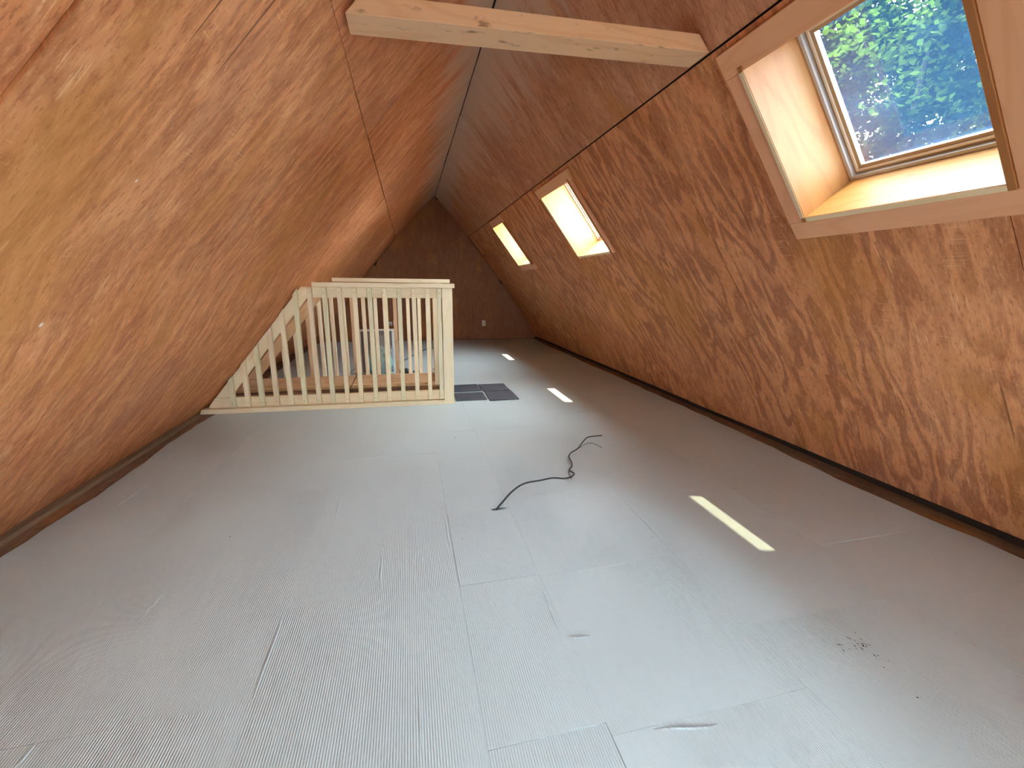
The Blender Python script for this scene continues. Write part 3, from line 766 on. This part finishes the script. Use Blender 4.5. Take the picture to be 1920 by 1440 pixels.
tube('power_cord', [(-.268, 8.53, .33), (-.27, 8.35, .12), (-.26, 7.9, .006), (-.25, 7.2, .006), (-.239, 6.711, .006), (-.283, 6.287, .006), (-.229, 6.034, .006), (-.165, 6.10, .006),
                    (-.108, 6.257, .006), (.045, 6.723, .006), (.2, 7.202, .006), (.31, 7.40, .006), (.40, 7.42, .006), (.52, 7.30, .006), (.60, 7.05, .006)],
     .006, M['black'], None, label='black power cord looping over the floor from the back wall outlet', cat='cord')
tube('thin_lead', [(-.56, 5.76, .005), (-.619, 5.666, .005), (-.705, 5.805, .005), (-.74, 5.55, .005), (-.764, 5.404, .005), (-.74, 5.0, .02), (-.66, 4.765, .135), (-.575, 4.70, .150), (-.565, 4.648, .142), (-.60, 4.63, .08), (-.64, 4.60, -.02), (-.66, 4.59, -.2)],
     .0035, M['black'], None, n=6, label='thin dark lead draped over the rear railing into the stair opening', cat='cord')
def pouch(name, cx, cy, w, d, h, rz, mat, label, cat):
    V, F = [], []; n = 14
    for z, k in ((0, .9), (h * .5, 1), (h, .55)):
        for j in range(n):
            a = 2 * math.pi * j / n; q = k * (1 + .12 * math.sin(3 * a + cx * 9))
            x, y = w * q * math.cos(a), d * q * math.sin(a); V.append((x * math.cos(rz) - y * math.sin(rz), x * math.sin(rz) + y * math.cos(rz), z))
    for l in (0, 1):
        for j in range(n): F.append((l * n + j, l * n + (j + 1) % n, (l + 1) * n + (j + 1) % n, (l + 1) * n + j))
    F += [tuple(range(n))[::-1], tuple(2 * n + j for j in range(n))]
    o = mesh_obj(name, V, F, mat, None, label=label, cat=cat); o.location = (cx, cy, .003); return o
pouch('tool_pouch', -.085, 5.40, .075, .07, .05, .3, M['black'], 'black limp pouch on the floor right of the white screen', 'pouch')
pouch('cable_coil', .055, 5.41, .05, .035, .02, -.5, M['black'], 'small flat dark scrap on the floor right of the black pouch', 'scrap')
bx = empty('small_box', (.293, 5.41, .003), label='tiny white box on the floor behind the rear railing, right end', cat='box')
box('carton', (.268, 5.39, .003), (.318, 5.43, .028), M['white'], bx)
box('lid', (.266, 5.388, .028), (.320, 5.432, .036), M['grey'], bx)

def outlet(x, z, label, dark=False):
    r = empty('wall_outlet', (x, Y1 - .004, z), label=label, cat='outlet')
    yy = Y1 - .003
    box('face_plate', (x - .036, yy - .006, z - .058), (x + .036, yy, z + .058), M['outlet'], r, bevel=.002)
    for dz in (-.026, .026):
        box('socket', (x - .017, yy - .010, z + dz - .015), (x + .017, yy - .0055, z + dz + .015), M['black'] if dark else M['white'], r, bevel=.002)
    return r
outlet(1.452, .323, 'cream wall outlet on the back wall, right of the railing')
outlet(-.271, .345, 'dark socketed wall outlet on the back wall, seen between the balusters', True)
pl = empty('plug_adapter', (-.365, Y1 - .004, .333), label='round white plug fixture on the back wall left of the dark outlet', cat='fixture')
V, F = [], []; n = 14
for yq, rq in ((-.003, .040), (-.03, .040), (-.045, .030)):
    for j in range(n): V.append((-.365 + rq * math.cos(2 * math.pi * j / n), Y1 + yq, .333 + rq * math.sin(2 * math.pi * j / n)))
for l in (0, 1):
    for j in range(n): F.append((l * n + j, l * n + (j + 1) % n, (l + 1) * n + (j + 1) % n, (l + 1) * n + j))
F += [tuple(range(n)), tuple(2 * n + j for j in range(n))]
mesh_obj('cap', V, F, M['white'], pl)
box('prong_block', (-.375, Y1 - .058, .322), (-.355, Y1 - .044, .344), M['black'], pl)

# ------------------------------------------------------------------ trees outside the near skylight
def tree(name, x, y, zc, rx, ry, rz, nl, mat, label, seed, leaf=.11):
    rd = np.random.default_rng(seed)
    root = empty(name, (x, y, -2.9), label=label, cat='tree', group='trees outside the skylight')
    tube('trunk', [(x, y, -2.9), (x + .1, y, -1), (x - .05, y + .1, 1), (x, y, zc + rz * .5)], lambda t: .12 * (1 - .8 * t), M['bark'], root, n=9, sub=4)
    for k in range(3):
        a = k * 2.4 + seed; h = zc - rz * .5 + k * .3 * rz
        tube('branch', [(x, y, h), (x + .5 * rx * math.cos(a), y + .5 * ry * math.sin(a), h + .25 * rz), (x + .85 * rx * math.cos(a), y + .85 * ry * math.sin(a), h + .4 * rz)], lambda t: .035 * (1 - .8 * t), M['bark'], root, n=6, sub=4)
    nc = 280
    d = rd.normal(size=(nc, 3)); d /= np.linalg.norm(d, axis=1)[:, None]; d *= (rd.uniform(.25, 1, nc) ** .45)[:, None]
    cc = d * np.array([rx, ry, rz]) + np.array([x, y, zc]); cr = rd.uniform(.35, .75, nc)
    ci = rd.integers(0, nc, nl)
    off = rd.normal(size=(nl, 3)); off /= np.linalg.norm(off, axis=1)[:, None]; off *= (rd.uniform(0, 1, nl) ** .5)[:, None]
    p = cc[ci] + off * cr[ci][:, None] * np.array([1, 1, .6])
    t = rd.normal(size=(nl, 3)); t[:, 2] *= .5; t /= np.linalg.norm(t, axis=1)[:, None]
    nrm = np.array([0, 0, 1.]) + .7 * rd.normal(size=(nl, 3)); b = np.cross(nrm, t); b /= np.linalg.norm(b, axis=1)[:, None]
    L_ = (leaf * rd.uniform(.6, 1.3, nl))[:, None]; W_ = L_ * .36
    mid = p + t * L_ * .5; nn = np.cross(t, b)
    V = np.stack([p, mid + b * W_ - nn * .012, p + t * L_ - nn * .02, mid - b * W_ - nn * .012], 1).reshape(-1, 3)
    me = bpy.data.meshes.new('crown'); nf = nl
    me.vertices.add(4 * nf); me.vertices.foreach_set('co', (V - np.array(root.location)).astype(np.float32).ravel())
    me.loops.add(4 * nf); me.loops.foreach_set('vertex_index', np.arange(4 * nf, dtype=np.int32))
    me.polygons.add(nf); me.polygons.foreach_set('loop_start', (np.arange(nf) * 4).astype(np.int32))
    me.update(calc_edges=True); me.validate()
    me.materials.append(mat)
    link(bpy.data.objects.new('crown', me), root, kind='stuff')
tree('leafy_tree', 7.0, 5.2, 2.9, 1.8, 2.6, 2.7, 52000, M['leaf'], 'bright green leafy tree outside the near skylight', 11, .085)
tree('leafy_tree', 13.0, 9.4, 4.6, 2.8, 4.2, 4.6, 52000, M['leaf_dark'], 'deep green taller tree behind the bright one, outside the near skylight', 23, .19)
